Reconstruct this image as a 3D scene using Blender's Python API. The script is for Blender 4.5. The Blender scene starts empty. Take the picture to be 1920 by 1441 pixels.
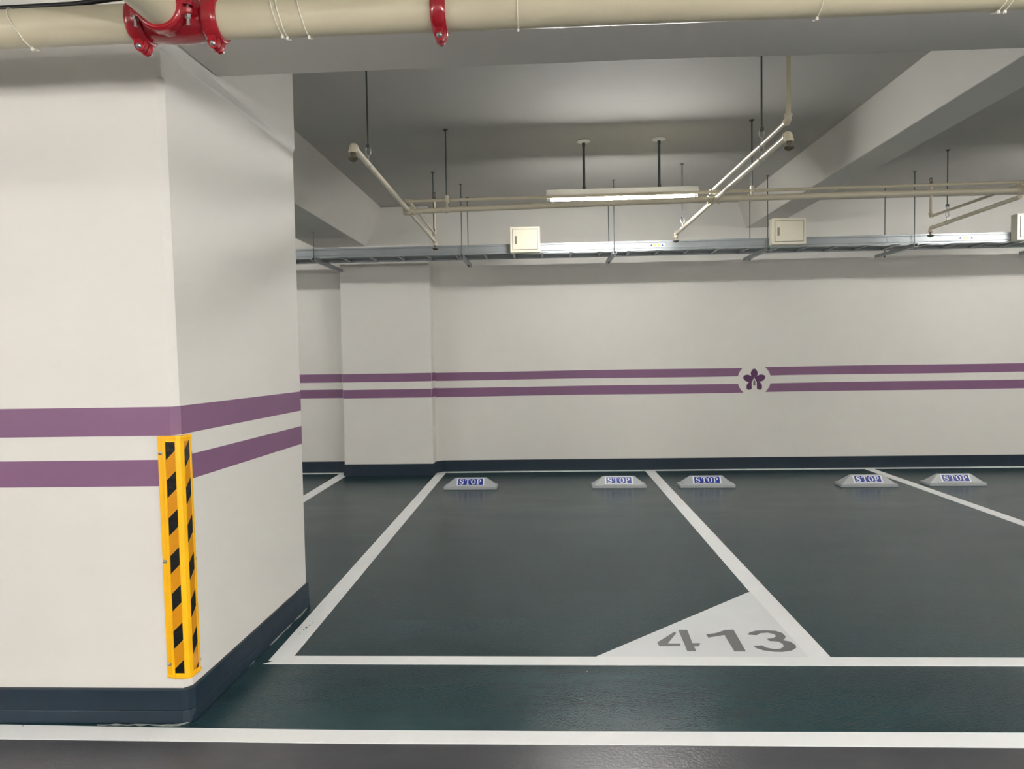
import bpy, bmesh, math, random
from mathutils import Vector, Matrix
random.seed(7)
S = bpy.context.scene
COL = S.collection
PI = math.pi

# ------------------------------------------------------------------ camera
cam_d = bpy.data.cameras.new('camera')
cam = bpy.data.objects.new('camera', cam_d)
COL.objects.link(cam)
cam_d.sensor_fit = 'HORIZONTAL'
cam_d.sensor_width = 36.0
cam_d.lens = 1329.83 / 1920.0 * 36.0
cam_d.clip_start = 0.05
r = Vector((0.99885105, 0.04482939, -0.01693809))
u = Vector((0.01500483, 0.04311538, 0.99895742))
f = Vector((-0.04551294, 0.99806382, -0.04239318))
cam.matrix_world = Matrix(((r.x, u.x, -f.x, 0), (r.y, u.y, -f.y, 0), (r.z, u.z, -f.z, 1.41), (0, 0, 0, 1)))
S.camera = cam

# ------------------------------------------------------------------ world, exposure
w = bpy.data.worlds.new('world'); S.world = w; w.use_nodes = True
w.node_tree.nodes['Background'].inputs[0].default_value = (0.75, 0.8, 0.85, 1)
w.node_tree.nodes['Background'].inputs[1].default_value = 0.0
S.view_settings.view_transform = 'Standard'
S.view_settings.look = 'None'
S.view_settings.gamma = 1.0
S.view_settings.use_curve_mapping = False
S.view_settings.exposure = 2.75
LAMP = 28.0            # emission of the tubes over the bays
AISLE = 43.0           # emission of the unseen aisle tubes, set stronger to balance the light
S.cycles.max_bounces = 10
S.cycles.diffuse_bounces = 8


# ------------------------------------------------------------------ materials
def srgb(c):
    return tuple(((x / 255.0) / 12.92 if x / 255.0 <= 0.04045 else (((x / 255.0) + 0.055) / 1.055) ** 2.4) for x in c) + (1.0,)


def mat(name, col, rough=0.6, metal=0.0, var=0.0, vscale=3.0, bump=0.0, bscale=60.0, emit=0.0, coat=0.0, spec=0.5, rvar=0.0):
    m = bpy.data.materials.new(name); m.use_nodes = True
    nt = m.node_tree; N = nt.nodes; L = nt.links
    b = N['Principled BSDF']
    c = srgb(col)
    b.inputs['Base Color'].default_value = c
    b.inputs['Roughness'].default_value = rough
    b.inputs['Metallic'].default_value = metal
    b.inputs['Specular IOR Level'].default_value = spec
    b.inputs['Coat Weight'].default_value = coat
    tc = N.new('ShaderNodeTexCoord')
    if var > 0:
        n = N.new('ShaderNodeTexNoise'); n.inputs['Scale'].default_value = vscale; n.inputs['Detail'].default_value = 6
        L.new(tc.outputs['Object'], n.inputs['Vector'])
        cr = N.new('ShaderNodeValToRGB')
        cr.color_ramp.elements[0].position = 0.3; cr.color_ramp.elements[1].position = 0.7
        cr.color_ramp.elements[0].color = tuple(x * (1 - var) for x in c[:3]) + (1,)
        cr.color_ramp.elements[1].color = tuple(min(1, x * (1 + var)) for x in c[:3]) + (1,)
        L.new(n.outputs['Fac'], cr.inputs['Fac']); L.new(cr.outputs['Color'], b.inputs['Base Color'])
        if rvar > 0:
            mr = N.new('ShaderNodeMapRange'); mr.inputs['To Min'].default_value = rough - rvar; mr.inputs['To Max'].default_value = rough + rvar
            mr.inputs['From Min'].default_value = 0.3; mr.inputs['From Max'].default_value = 0.7
            L.new(n.outputs['Fac'], mr.inputs['Value']); L.new(mr.outputs['Result'], b.inputs['Roughness'])
    if bump > 0:
        n2 = N.new('ShaderNodeTexNoise'); n2.inputs['Scale'].default_value = bscale; n2.inputs['Detail'].default_value = 4
        L.new(tc.outputs['Object'], n2.inputs['Vector'])
        bp = N.new('ShaderNodeBump'); bp.inputs['Strength'].default_value = bump; bp.inputs['Distance'].default_value = 0.01
        L.new(n2.outputs['Fac'], bp.inputs['Height']); L.new(bp.outputs['Normal'], b.inputs['Normal'])
    if emit > 0:
        b.inputs['Emission Color'].default_value = (1.0, 0.98, 0.945, 1)
        b.inputs['Emission Strength'].default_value = emit
    return m


def speck(m, col, scale, thr, amount=1.0):
    """small dark or light specks (chips, grit) mixed over a material"""
    nt = m.node_tree; N = nt.nodes; L = nt.links; b = N['Principled BSDF']
    tc = N.new('ShaderNodeTexCoord')
    v = N.new('ShaderNodeTexVoronoi'); v.inputs['Scale'].default_value = scale
    L.new(tc.outputs['Object'], v.inputs['Vector'])
    lt = N.new('ShaderNodeMath'); lt.operation = 'LESS_THAN'; lt.inputs[1].default_value = thr
    L.new(v.outputs['Distance'], lt.inputs[0])
    sep = N.new('ShaderNodeSeparateColor'); L.new(v.outputs['Color'], sep.inputs[0])
    gt = N.new('ShaderNodeMath'); gt.operation = 'GREATER_THAN'; gt.inputs[1].default_value = 0.72
    L.new(sep.outputs[0], gt.inputs[0])
    mu = N.new('ShaderNodeMath'); mu.operation = 'MULTIPLY'; L.new(lt.outputs[0], mu.inputs[0]); L.new(gt.outputs[0], mu.inputs[1])
    mu2 = N.new('ShaderNodeMath'); mu2.operation = 'MULTIPLY'; mu2.inputs[1].default_value = amount; L.new(mu.outputs[0], mu2.inputs[0])
    mx = N.new('ShaderNodeMix'); mx.data_type = 'RGBA'
    L.new(mu2.outputs[0], mx.inputs[0])
    inp = b.inputs['Base Color']
    if inp.is_linked:
        L.new(inp.links[0].from_socket, mx.inputs[6])
    else:
        mx.inputs[6].default_value = inp.default_value
    mx.inputs[7].default_value = srgb(col)
    L.new(mx.outputs[2], inp)


M = {}
M['wall'] = mat('wall_paint', (222, 219, 213), 0.55, var=0.012, vscale=1.3, bump=0.12, bscale=9)
speck(M['wall'], (120, 112, 104), 3.3, 0.012)
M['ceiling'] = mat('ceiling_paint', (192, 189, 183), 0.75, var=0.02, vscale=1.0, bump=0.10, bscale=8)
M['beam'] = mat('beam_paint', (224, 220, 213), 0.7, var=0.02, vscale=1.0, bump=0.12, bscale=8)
M['purple'] = mat('purple_paint', (127, 88, 122), 0.5, var=0.03, vscale=2, bump=0.08, bscale=9)
M['deep_purple'] = mat('deep_purple_paint', (84, 38, 86), 0.5)
M['base'] = mat('baseboard_paint', (12, 35, 50), 0.52, var=0.14, vscale=4, bump=0.2, bscale=14)
speck(M['base'], (150, 155, 155), 9, 0.016)
M['line'] = mat('white_line_paint', (240, 242, 242), 0.5, var=0.03, vscale=3, bump=0.06, bscale=40)
speck(M['line'], (110, 110, 108), 6, 0.018)
M['patch'] = mat('thin_white_paint', (226, 229, 231), 0.42, var=0.05, vscale=2.2)
M['number'] = mat('number_paint', (112, 113, 115), 0.55, var=0.03)
M['pipe'] = mat('beige_pipe_enamel', (204, 195, 168), 0.34, var=0.03, vscale=6, bump=0.10, bscale=18)
speck(M['pipe'], (235, 228, 208), 22, 0.03)
M['pipe_small'] = mat('cream_pipe_enamel', (214, 205, 182), 0.32)
M['red'] = mat('red_enamel', (152, 18, 32), 0.22, var=0.10, vscale=9, bump=0.25, bscale=22, coat=0.4)
M['zinc'] = mat('zinc_bolt', (190, 190, 188), 0.32, 1.0)
M['galv'] = mat('galvanized_steel', (158, 164, 167), 0.46, 0.75, var=0.06, vscale=5)
M['rod'] = mat('threaded_rod_steel', (96, 102, 100), 0.45, 0.7)
M['dark_rod'] = mat('dark_conduit', (82, 86, 84), 0.5, 0.4)
M['cream'] = mat('cream_box_enamel', (232, 226, 206), 0.45)
M['latch'] = mat('latch_steel', (150, 146, 134), 0.35, 0.8)
M['gap'] = mat('seam_dark', (92, 90, 80), 0.8)
M['white_enamel'] = mat('white_enamel', (235, 235, 232), 0.35)
M['tube'] = mat('lit_fluorescent_tube', (250, 250, 245), 0.4, emit=LAMP)
M['tube_aisle'] = mat('lit_aisle_tube', (250, 250, 245), 0.4, emit=AISLE)
M['cap'] = mat('tube_end_cap', (225, 222, 212), 0.4)
M['brass'] = mat('dull_brass', (120, 112, 96), 0.35, 0.8)
M['cable'] = mat('black_cable', (24, 24, 26), 0.45)
M['tie'] = mat('nylon_tie', (230, 226, 212), 0.4)
M['yellow'] = mat('yellow_rubber', (255, 190, 8), 0.38, var=0.02, vscale=8)
M['black_tape'] = mat('black_reflective_tape', (14, 16, 16), 0.16, coat=0.6, bump=0.3, bscale=30)
M['orange_tape'] = mat('amber_reflective_tape', (214, 142, 10), 0.22, coat=0.4)
M['tape_edge'] = mat('pale_tape_edge', (222, 176, 70), 0.4)
M['stop_body'] = mat('grey_moulded_plastic', (176, 180, 182), 0.45, var=0.03, vscale=12)
M['sign_white'] = mat('sign_white', (240, 242, 244), 0.4)
M['sign_blue'] = mat('sign_blue', (16, 44, 150), 0.4)
M['tag_yellow'] = mat('tag_yellow', (226, 210, 60), 0.5)
M['tag_blue'] = mat('tag_blue', (70, 95, 150), 0.5)
M['scuff'] = mat('scuff_mark', (96, 96, 98), 0.7)
M['grout'] = mat('dusty_crack', (128, 132, 128), 0.85, var=0.3, vscale=30)


def floor_material():
    m = bpy.data.materials.new('epoxy_floor'); m.use_nodes = True
    nt = m.node_tree; N = nt.nodes; L = nt.links; b = N['Principled BSDF']
    tc = N.new('ShaderNodeTexCoord')
    sx = N.new('ShaderNodeSeparateXYZ'); L.new(tc.outputs['Object'], sx.inputs[0])
    gt = N.new('ShaderNodeMath'); gt.operation = 'GREATER_THAN'; gt.inputs[1].default_value = 2.55
    L.new(sx.outputs['Y'], gt.inputs[0])
    mp = N.new('ShaderNodeMapping'); mp.inputs['Scale'].default_value = (0.55, 1.6, 1)
    L.new(tc.outputs['Object'], mp.inputs[0])
    n = N.new('ShaderNodeTexNoise'); n.inputs['Scale'].default_value = 1.6; n.inputs['Detail'].default_value = 7; n.inputs['Roughness'].default_value = 0.6
    L.new(mp.outputs[0], n.inputs['Vector'])
    cr = N.new('ShaderNodeValToRGB'); e = cr.color_ramp.elements
    e[0].position = 0.3; e[1].position = 0.72
    e[0].color = srgb((18, 47, 54)); e[1].color = srgb((42, 69, 74))
    L.new(n.outputs['Fac'], cr.inputs['Fac'])
    cg = N.new('ShaderNodeValToRGB'); g = cg.color_ramp.elements
    g[0].position = 0.3; g[1].position = 0.72
    g[0].color = srgb((68, 69, 73)); g[1].color = srgb((82, 82, 86))
    L.new(n.outputs['Fac'], cg.inputs['Fac'])
    mx = N.new('ShaderNodeMix'); mx.data_type = 'RGBA'
    L.new(gt.outputs[0], mx.inputs[0]); L.new(cg.outputs['Color'], mx.inputs[6]); L.new(cr.outputs['Color'], mx.inputs[7])
    L.new(mx.outputs[2], b.inputs['Base Color'])
    mr = N.new('ShaderNodeMapRange'); mr.inputs['From Min'].default_value = 0.3; mr.inputs['From Max'].default_value = 0.7
    mr.inputs['To Min'].default_value = 0.20; mr.inputs['To Max'].default_value = 0.27
    L.new(n.outputs['Fac'], mr.inputs['Value']); L.new(mr.outputs['Result'], b.inputs['Roughness'])
    b.inputs['Specular IOR Level'].default_value = 0.34
    n2 = N.new('ShaderNodeTexNoise'); n2.inputs['Scale'].default_value = 90; n2.inputs['Detail'].default_value = 3
    L.new(tc.outputs['Object'], n2.inputs['Vector'])
    bp = N.new('ShaderNodeBump'); bp.inputs['Strength'].default_value = 0.12; bp.inputs['Distance'].default_value = 0.01
    L.new(n2.outputs['Fac'], bp.inputs['Height']); L.new(bp.outputs['Normal'], b.inputs['Normal'])
    speck(m, (165, 170, 168), 5.0, 0.018)
    return m


M['floor'] = floor_material()


# ------------------------------------------------------------------ mesh helpers
class MB:
    def __init__(self):
        self.bm = bmesh.new()

    def poly(self, pts):
        return self.bm.faces.new([self.bm.verts.new(p) for p in pts])

    def box(self, x0, x1, y0, y1, z0, z1):
        self.hexa([(x0, y0, z0), (x1, y0, z0), (x1, y1, z0), (x0, y1, z0)], [(x0, y0, z1), (x1, y0, z1), (x1, y1, z1), (x0, y1, z1)])
        return self

    def hexa(self, a, b):
        """loft between two polygons of equal length, capped"""
        n = len(a)
        va = [self.bm.verts.new(p) for p in a]; vb = [self.bm.verts.new(p) for p in b]
        self.bm.faces.new(list(reversed(va))); self.bm.faces.new(vb)
        for i in range(n):
            self.bm.faces.new([va[i], va[(i + 1) % n], vb[(i + 1) % n], vb[i]])
        return self

    def tube(self, p0, p1, rad, seg=20, rad1=None, smooth=True):
        p0 = Vector(p0); p1 = Vector(p1); rad1 = rad if rad1 is None else rad1
        d = (p1 - p0).normalized()
        a = d.orthogonal().normalized(); b = d.cross(a)
        A = [self.bm.verts.new(p0 + (a * math.cos(t) + b * math.sin(t)) * rad) for t in [2 * PI * i / seg for i in range(seg)]]
        B = [self.bm.verts.new(p1 + (a * math.cos(t) + b * math.sin(t)) * rad1) for t in [2 * PI * i / seg for i in range(seg)]]
        for i in range(seg):
            fc = self.bm.faces.new([A[i], A[(i + 1) % seg], B[(i + 1) % seg], B[i]]); fc.smooth = smooth
        self.bm.faces.new(list(reversed(A))); self.bm.faces.new(B)
        return self

    def path(self, pts, rad, seg=14, closed=False):
        """swept tube along a polyline"""
        pts = [Vector(p) for p in pts]; n = len(pts); rings = []
        prev = None
        for i, p in enumerate(pts):
            if closed: d = (pts[(i + 1) % n] - pts[i - 1]).normalized()
            elif i == 0: d = (pts[1] - p).normalized()
            elif i == n - 1: d = (p - pts[i - 1]).normalized()
            else: d = (pts[i + 1] - pts[i - 1]).normalized()
            a = (prev - d * prev.dot(d)).normalized() if prev is not None else d.orthogonal().normalized()
            prev = a; b = d.cross(a)
            rr = rad[i] if isinstance(rad, (list, tuple)) else rad
            rings.append([self.bm.verts.new(p + (a * math.cos(2 * PI * k / seg) + b * math.sin(2 * PI * k / seg)) * rr) for k in range(seg)])
        m = n if closed else n - 1
        for i in range(m):
            A, B = rings[i], rings[(i + 1) % n]
            for k in range(seg):
                fc = self.bm.faces.new([A[k], A[(k + 1) % seg], B[(k + 1) % seg], B[k]]); fc.smooth = True
        if not closed:
            self.bm.faces.new(list(reversed(rings[0]))); self.bm.faces.new(rings[-1])
        return self

    def lathe(self, prof, origin, axis, seg=28):
        """profile [(distance along axis, radius)]"""
        o = Vector(origin); d = Vector(axis).normalized(); a = d.orthogonal().normalized(); b = d.cross(a)
        rings = [[self.bm.verts.new(o + d * h + (a * math.cos(2 * PI * k / seg) + b * math.sin(2 * PI * k / seg)) * max(rr, 1e-4)) for k in range(seg)] for h, rr in prof]
        for i in range(len(rings) - 1):
            for k in range(seg):
                fc = self.bm.faces.new([rings[i][k], rings[i][(k + 1) % seg], rings[i + 1][(k + 1) % seg], rings[i + 1][k]]); fc.smooth = True
        self.bm.faces.new(list(reversed(rings[0]))); self.bm.faces.new(rings[-1])
        return self

    def build(self, name, material, parent=None, bevel=0.0, segs=2, sharp=40):
        bmesh.ops.recalc_face_normals(self.bm, faces=self.bm.faces)
        for e in self.bm.edges:
            if len(e.link_faces) == 2 and e.calc_face_angle(0) > math.radians(sharp):
                e.smooth = False
        me = bpy.data.meshes.new(name); self.bm.to_mesh(me); self.bm.free()
        o = bpy.data.objects.new(name, me); COL.objects.link(o)
        me.materials.append(material)
        if parent is not None:
            o.parent = parent
            o.matrix_parent_inverse = Matrix.Translation(parent.location).inverted()
        if bevel > 0:
            md = o.modifiers.new('bevel', 'BEVEL'); md.width = bevel; md.segments = segs; md.limit_method = 'ANGLE'; md.angle_limit = math.radians(35)
        return o


def thing(name, label, cat, loc=(0, 0, 0), group=None):
    o = bpy.data.objects.new(name, None); COL.objects.link(o); o.location = loc
    o.empty_display_size = 0.1
    o['label'] = label; o['category'] = cat
    if group: o['group'] = group
    return o


def tag(o, label, cat, group=None):
    o['label'] = label; o['category'] = cat
    if group: o['group'] = group
    return o


def struct(o, label=None, cat=None):
    o['kind'] = 'structure'
    if label: o['label'] = label
    if cat: o['category'] = cat
    return o


# ------------------------------------------------------------------ the setting
CZ = 3.152      # ceiling height
XL, XR = -9.0, 11.0
YN, YB = -7.0, 8.53
floor = struct(MB().box(XL, XR, YN, YB + 0.2, -0.2, 0.0).build('floor', M['floor']), 'dark green and grey glossy epoxy car park floor with white bay lines', 'floor')
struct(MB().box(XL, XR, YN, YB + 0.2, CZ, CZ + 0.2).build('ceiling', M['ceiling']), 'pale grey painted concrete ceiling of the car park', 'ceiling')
wall_back = struct(MB().box(XL, XR, YB, YB + 0.2, 0.0, CZ).build('wall_back', M['wall']), 'off white back wall with two purple stripes and a flower emblem', 'wall')
struct(MB().box(XL - 0.2, XL, YN, YB + 0.2, 0.0, CZ).build('wall_left', M['wall']), 'off white side wall at the left end of the car park', 'wall')
struct(MB().box(XR, XR + 0.2, YN, YB + 0.2, 0.0, CZ).build('wall_right', M['wall']), 'off white side wall at the right end of the car park', 'wall')
struct(MB().box(XL, XR, YN - 0.2, YN, 0.0, CZ).build('wall_front', M['wall']), 'off white wall across the driving aisle behind the viewer', 'wall')

# near pillar: side leans a little, corner cut at 45 degrees below 2.46 m
PXL = -2.66


def near_pillar():
    b = MB()
    def ring(z, c):
        lx = -1.409 - 0.009 * z          # front end of the side face drifts outward with height
        if c > 0:
            return [(PXL, 2.65, z), (lx - c * 0.5, 2.65, z), (lx + 0.012, 2.65 + c, z), (-1.369 - 0.001 * z, 3.92, z), (PXL, 3.92, z)]
        return [(PXL, 2.65, z), (lx + 0.010, 2.65, z), (lx + 0.0115, 2.66, z), (-1.369 - 0.001 * z, 3.92, z), (PXL, 3.92, z)]
    zs = [(0, .026), (1.0, .026), (1.9, .022), (2.47, .020), (2.475, 0), (2.57, 0)]
    rr = [ring(z, c) for z, c in zs]
    # the side swells out a little at the underside of the beam and stays proud above it
    top1 = [(PXL, 2.65, 2.615), (-1.395, 2.65, 2.615), (-1.395, 2.66, 2.615), (-1.361, 3.92, 2.565), (PXL, 3.92, 2.615)]
    top2 = [(PXL, 2.65, CZ), (-1.395, 2.65, CZ), (-1.395, 2.66, CZ), (-1.361, 3.92, CZ), (PXL, 3.92, CZ)]
    rr[-1] = [(PXL, 2.65, 2.57), (-1.4225, 2.65, 2.575), (-1.421, 2.66, 2.575), (-1.3716, 3.92, 2.54), (PXL, 3.92, 2.57)]
    rr += [top1, top2]
    vs = [[b.bm.verts.new(p) for p in q] for q in rr]
    for i in range(len(vs) - 1):
        for k in range(5):
            b.bm.faces.new([vs[i][k], vs[i][(k + 1) % 5], vs[i + 1][(k + 1) % 5], vs[i + 1][k]])
    b.bm.faces.new(list(reversed(vs[0]))); b.bm.faces.new(vs[-1])
    return b.build('pillar', M['wall'], bevel=0.0012)


pillar = struct(near_pillar(), 'big off white concrete pillar in the left foreground with purple bands', 'pillar')


def side_x(y, z):
    lx = -1.409 - 0.009 * z + 0.012
    x1 = -1.369 - 0.001 * z
    return lx + (x1 - lx) * (y - 2.676) / (3.92 - 2.676)


def pillar_band(zf0, zf1, zs0, zs1, ze0, ze1, name, label=None):
    """purple band wrapped round the pillar: front face heights, chamfer/side near, side far"""
    t = 0.0012; b = MB()
    def col(x, y, z0, z1, nx, ny):
        return (b.bm.verts.new((x + nx * t, y + ny * t, z0)), b.bm.verts.new((x + nx * t, y + ny * t, z1)))
    zc = (zf0 + zf1) / 2
    lx = -1.409 - 0.009 * zc
    cols = [col(PXL, 2.65, zf0, zf1, 0, -1), col(lx - 0.013, 2.65, zf0, zf1, -.3, -1), col(lx + 0.012, 2.676, zs0, zs1, 1, -.4)]
    n = 8
    for i in range(1, n + 1):
        y = 2.676 + (3.92 - 2.676) * i / n
        k = i / n
        cols.append(col(side_x(y, zc), y, zs0 + (ze0 - zs0) * k, zs1 + (ze1 - zs1) * k, 1, 0))
    cols.append(col(-1.372, 3.92, ze0, ze1, 1, 1))
    for i in range(len(cols) - 1):
        b.bm.faces.new([cols[i][0], cols[i + 1][0], cols[i + 1][1], cols[i][1]])
    o = b.build(name, M['purple'], pillar)
    md = o.modifiers.new('thick', 'SOLIDIFY'); md.thickness = 0.0008; md.offset = 0
    return o


pillar_band(1.121, 1.232, 1.123, 1.233, 1.115, 1.222, 'purple_band')
pillar_band(0.926, 1.028, 0.940, 1.038, 0.928, 1.028, 'purple_band')

# baseboard round the pillar
b = MB()
prof = [(PXL - .001, 2.635), (-1.421, 2.635), (-1.40, 2.645), (-1.384, 2.668), (-1.357, 3.932), (PXL - .001, 3.932)]
prof_b = [(PXL - .001, 2.629), (-1.419, 2.629), (-1.393, 2.641), (-1.380, 2.670), (-1.352, 3.936), (PXL - .001, 3.938)]
b.hexa([(x, y, 0.0) for x, y in prof_b], [(x, y, 0.05) for x, y in prof])
b.hexa([(x, y, 0.05) for x, y in prof], [(x, y, 0.134) for x, y in prof])
bbp = struct(b.build('baseboard_pillar', M['base'], bevel=0.003), 'dark blue green painted base strip around the near pillar', 'baseboard')
# crumbling dusty joint where the base meets the floor
b = MB(); pts = []
for i in range(40):
    k = i / 39
    if k < .35: x = -1.75 + (.34) * k / .35; y = 2.618
    else: x = -1.392 + .04 * (k - .35) / .65; y = 2.628 + 1.25 * (k - .35) / .65
    pts.append((x + random.uniform(-.004, .004), y + random.uniform(-.004, .004), 0.003))
b.path(pts, [random.uniform(.0015, .0055) for _ in pts], seg=7)
b.build('joint_crack', M['grout'], bbp)

# back column
b = MB()
b.box(-2.385, -1.322, 8.28, YB + .02, 0, CZ)
column = struct(b.build('column_back', M['wall'], bevel=0.012, segs=3), 'shallow off white column standing out from the back wall', 'column')


def wall_band(x0, x1, y, z0, z1, parent, wav=0.0, circ=None, name='purple_band', ysides=None):
    """flat paint band on a wall facing -Y; circ=(cx,cz,r) cuts one end along a circle"""
    b = MB(); n = max(2, int((x1 - x0) / .12)); t = 0.0012
    xs = [x0 + (x1 - x0) * i / n for i in range(n + 1)]
    if circ:        # keep the last full step clear of the circle
        g = circ[2] + .12
        xs = [q for q in xs if abs(q - circ[0]) > g]
        xs = xs + [circ[0] - g, circ[0]] if x1 < circ[0] + 1e-6 else [circ[0], circ[0] + g] + xs
        n = len(xs) - 1
    pts_top = [[x, z1 + wav * math.sin(x * 2.1)] for x in xs]; pts_bot = [[x, z0 + wav * math.sin(x * 2.1 + 1)] for x in xs]
    if circ:
        cx, cz, rad = circ
        end = -1 if x1 < cx + 1e-6 else 0
        sgn = -1 if end == -1 else 1
        pts_top[end][0] = cx + sgn * math.sqrt(max(0, rad * rad - (z1 - cz) ** 2))
        pts_bot[end][0] = cx + sgn * math.sqrt(max(0, rad * rad - (z0 - cz) ** 2))
        steps = [z0 + (z1 - z0) * k / 8 for k in range(1, 8)]
        arc = [(cx + sgn * math.sqrt(rad * rad - (zz - cz) ** 2), zz) for zz in steps]
    else:
        arc = None; end = 0
    tops = [b.bm.verts.new((x, y - t, z)) for x, z in pts_top]; bots = [b.bm.verts.new((x, y - t, z)) for x, z in pts_bot]
    for i in range(n):
        ring = [bots[i], bots[i + 1], tops[i + 1], tops[i]]
        if arc and end == -1 and i == n - 1:
            av = [b.bm.verts.new((x, y - t, z)) for x, z in arc]
            ring = [bots[i], bots[i + 1]] + av + [tops[i + 1], tops[i]]
        if arc and end == 0 and i == 0:
            av = [b.bm.verts.new((x, y - t, z)) for x, z in reversed(arc)]
            ring = [bots[0], bots[1], tops[1], tops[0]] + av
        b.bm.faces.new(ring)
    if ysides:      # wrap on to the side of a column
        for xs_, yb in ysides:
            b.poly([(xs_, y, z0), (xs_, yb, z0), (xs_, yb, z1), (xs_, y, z1)])
    o = b.build(name, M['purple'], parent)
    md = o.modifiers.new('thick', 'SOLIDIFY'); md.thickness = 0.0008; md.offset = 0
    return o


EX, EZ, ER = 2.488, 1.061, 0.195
wall_band(-5.0, -2.39, YB, 1.105, 1.206, wall_back)
wall_band(-5.0, -2.39, YB, 0.915, 1.018, wall_back)
wall_band(-1.32, EX, YB, 1.106, 1.204, wall_back, .0025, (EX, EZ, ER))
wall_band(-1.32, EX, YB, 0.910, 1.018, wall_back, .0025, (EX, EZ, ER))
wall_band(EX, 9.5, YB, 1.108, 1.210, wall_back, .0025, (EX, EZ, ER))
wall_band(EX, 9.5, YB, 0.914, 1.018, wall_back, .0025, (EX, EZ, ER))
wall_band(-2.38, -1.327, 8.28, 1.112, 1.210, column, 0, ysides=[(-1.3208, YB)])
wall_band(-2.38, -1.327, 8.28, 0.922, 1.022, column, 0, ysides=[(-1.3208, YB)])


# flower emblem painted on the back wall
def emblem():
    k = 0.0008                      # metres per unit of the traced drawing
    def P(x, y, t): return (EX + (x - 910) * k, YB - t, EZ - (y - 572) * k)
    e = MB()
    half = [(8, 7), (30, 24), (60, 44), (88, 51), (115, 49), (138, 37), (156, 22), (166, 10), (157, 0)]
    for i in range(5):
        a = PI / 2 + i * 2 * PI / 5
        dx, dy = math.cos(a), -math.sin(a)
        outl = [(d * 1.03, wv) for d, wv in half] + [(d * 1.03, -wv) for d, wv in reversed(half[:-1])]
        e.poly([P(910 + dx * d - dy * wv, 578 + dy * d + dx * wv, 0.0016 + i * 0.0002) for d, wv in outl])
    o = e.build('flower_emblem', M['deep_purple'], wall_back)
    md = o.modifiers.new('thick', 'SOLIDIFY'); md.thickness = 0.0006; md.offset = 0
    t = MB()
    t.poly([P(x, y, 0.0032) for x, y in [(872, 735), (872, 598), (888, 590), (890, 565), (902, 562), (909, 524), (916, 562), (929, 566), (931, 592), (946, 600), (948, 735)]])
    o = t.build('tower_silhouette', M['wall'], wall_back)
    t = MB()
    t.poly([P(x, y, 0.0038) for x, y in [(893, 665), (893, 605), (902, 575), (918, 575), (927, 605), (927, 665), (910, 650)]])
    o = t.build('tower_grey_inner', M['number'], wall_back)  # grey inner part of the painted tower


emblem()

# baseboards on the back wall and column
def base_run(pts, name, label):
    b = MB(); n = len(pts)
    for i in range(n - 1):
        (x0, y0), (x1, y1) = pts[i], pts[i + 1]
        b.poly([(x0, y0, 0), (x1, y1, 0), (x1, y1, .138), (x0, y0, .138)])
    o = b.build(name, M['base'])
    md = o.modifiers.new('thick', 'SOLIDIFY'); md.thickness = 0.010; md.offset = 0; md.use_even_offset = True
    return struct(o, label, 'baseboard')


base_run([(XL + .01, YB - .006), (-2.392, YB - .006), (-2.392, 8.273), (-1.316, 8.273), (-1.316, 8.45), (-1.24, YB - .006), (XR - .01, YB - .006)], 'baseboard_back', 'dark blue green painted base strip along the back wall and column')

# beams
BT = -1.3955
b = MB()
b.hexa([(BT, 2.66, 2.62), (BT + .043, 3.035, 2.62), (-1.375, 3.04, 2.62)][:0] or [(-1.394, 2.66, 2.62), (XR, 2.66, 2.62), (XR, 3.085, 2.62), (1.1, 3.035, 2.62), (.45, 3.02, 2.62), (-1.382, 3.04, 2.62)],
       [(-1.394, 2.66, CZ + .02), (XR, 2.66, CZ + .02), (XR, 3.085, CZ + .02), (1.1, 3.035, CZ + .02), (.45, 3.02, CZ + .02), (-1.382, 3.04, CZ + .02)])
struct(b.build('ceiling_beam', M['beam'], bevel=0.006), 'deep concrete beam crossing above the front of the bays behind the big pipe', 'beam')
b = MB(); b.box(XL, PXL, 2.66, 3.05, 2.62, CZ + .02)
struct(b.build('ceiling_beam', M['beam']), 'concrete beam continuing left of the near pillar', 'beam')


def y_beam(xb0, xb1, xt0, xt1, y0, y1, zb, label):
    b = MB()
    b.hexa([(xb0, y0, zb), (xb1, y0, zb), (xt1, y0, CZ + .01), (xt0, y0, CZ + .01)], [(xb0, y1, zb), (xb1, y1, zb), (xt1, y1, CZ + .01), (xt0, y1, CZ + .01)])
    return struct(b.build('ceiling_beam', M['beam'], bevel=0.005), label, 'beam')


y_beam(-2.66, -2.06, -2.85, -1.875, 3.92, 8.28, 2.70, 'tapered concrete beam running from the near pillar to the back column')
y_beam(2.402, 2.69, 2.30, 2.80, 3.04, YB + .01, 2.849, 'tapered concrete beam running to the back wall on the right')
y_beam(-6.4, -6.1, -6.5, -6.0, 3.05, YB + .01, 2.849, 'tapered concrete beam in the bay hidden behind the pillar')


# ------------------------------------------------------------------ floor markings (paint, children of the floor)
def paint(name, pts, z0=0.0, t=0.0016, material=None, wob=0.0):
    b = MB()
    b.hexa([(x, y, z0) for x, y in pts], [(x, y, z0 + t) for x, y in pts])
    return b.build(name, material or M['line'], floor)


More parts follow.
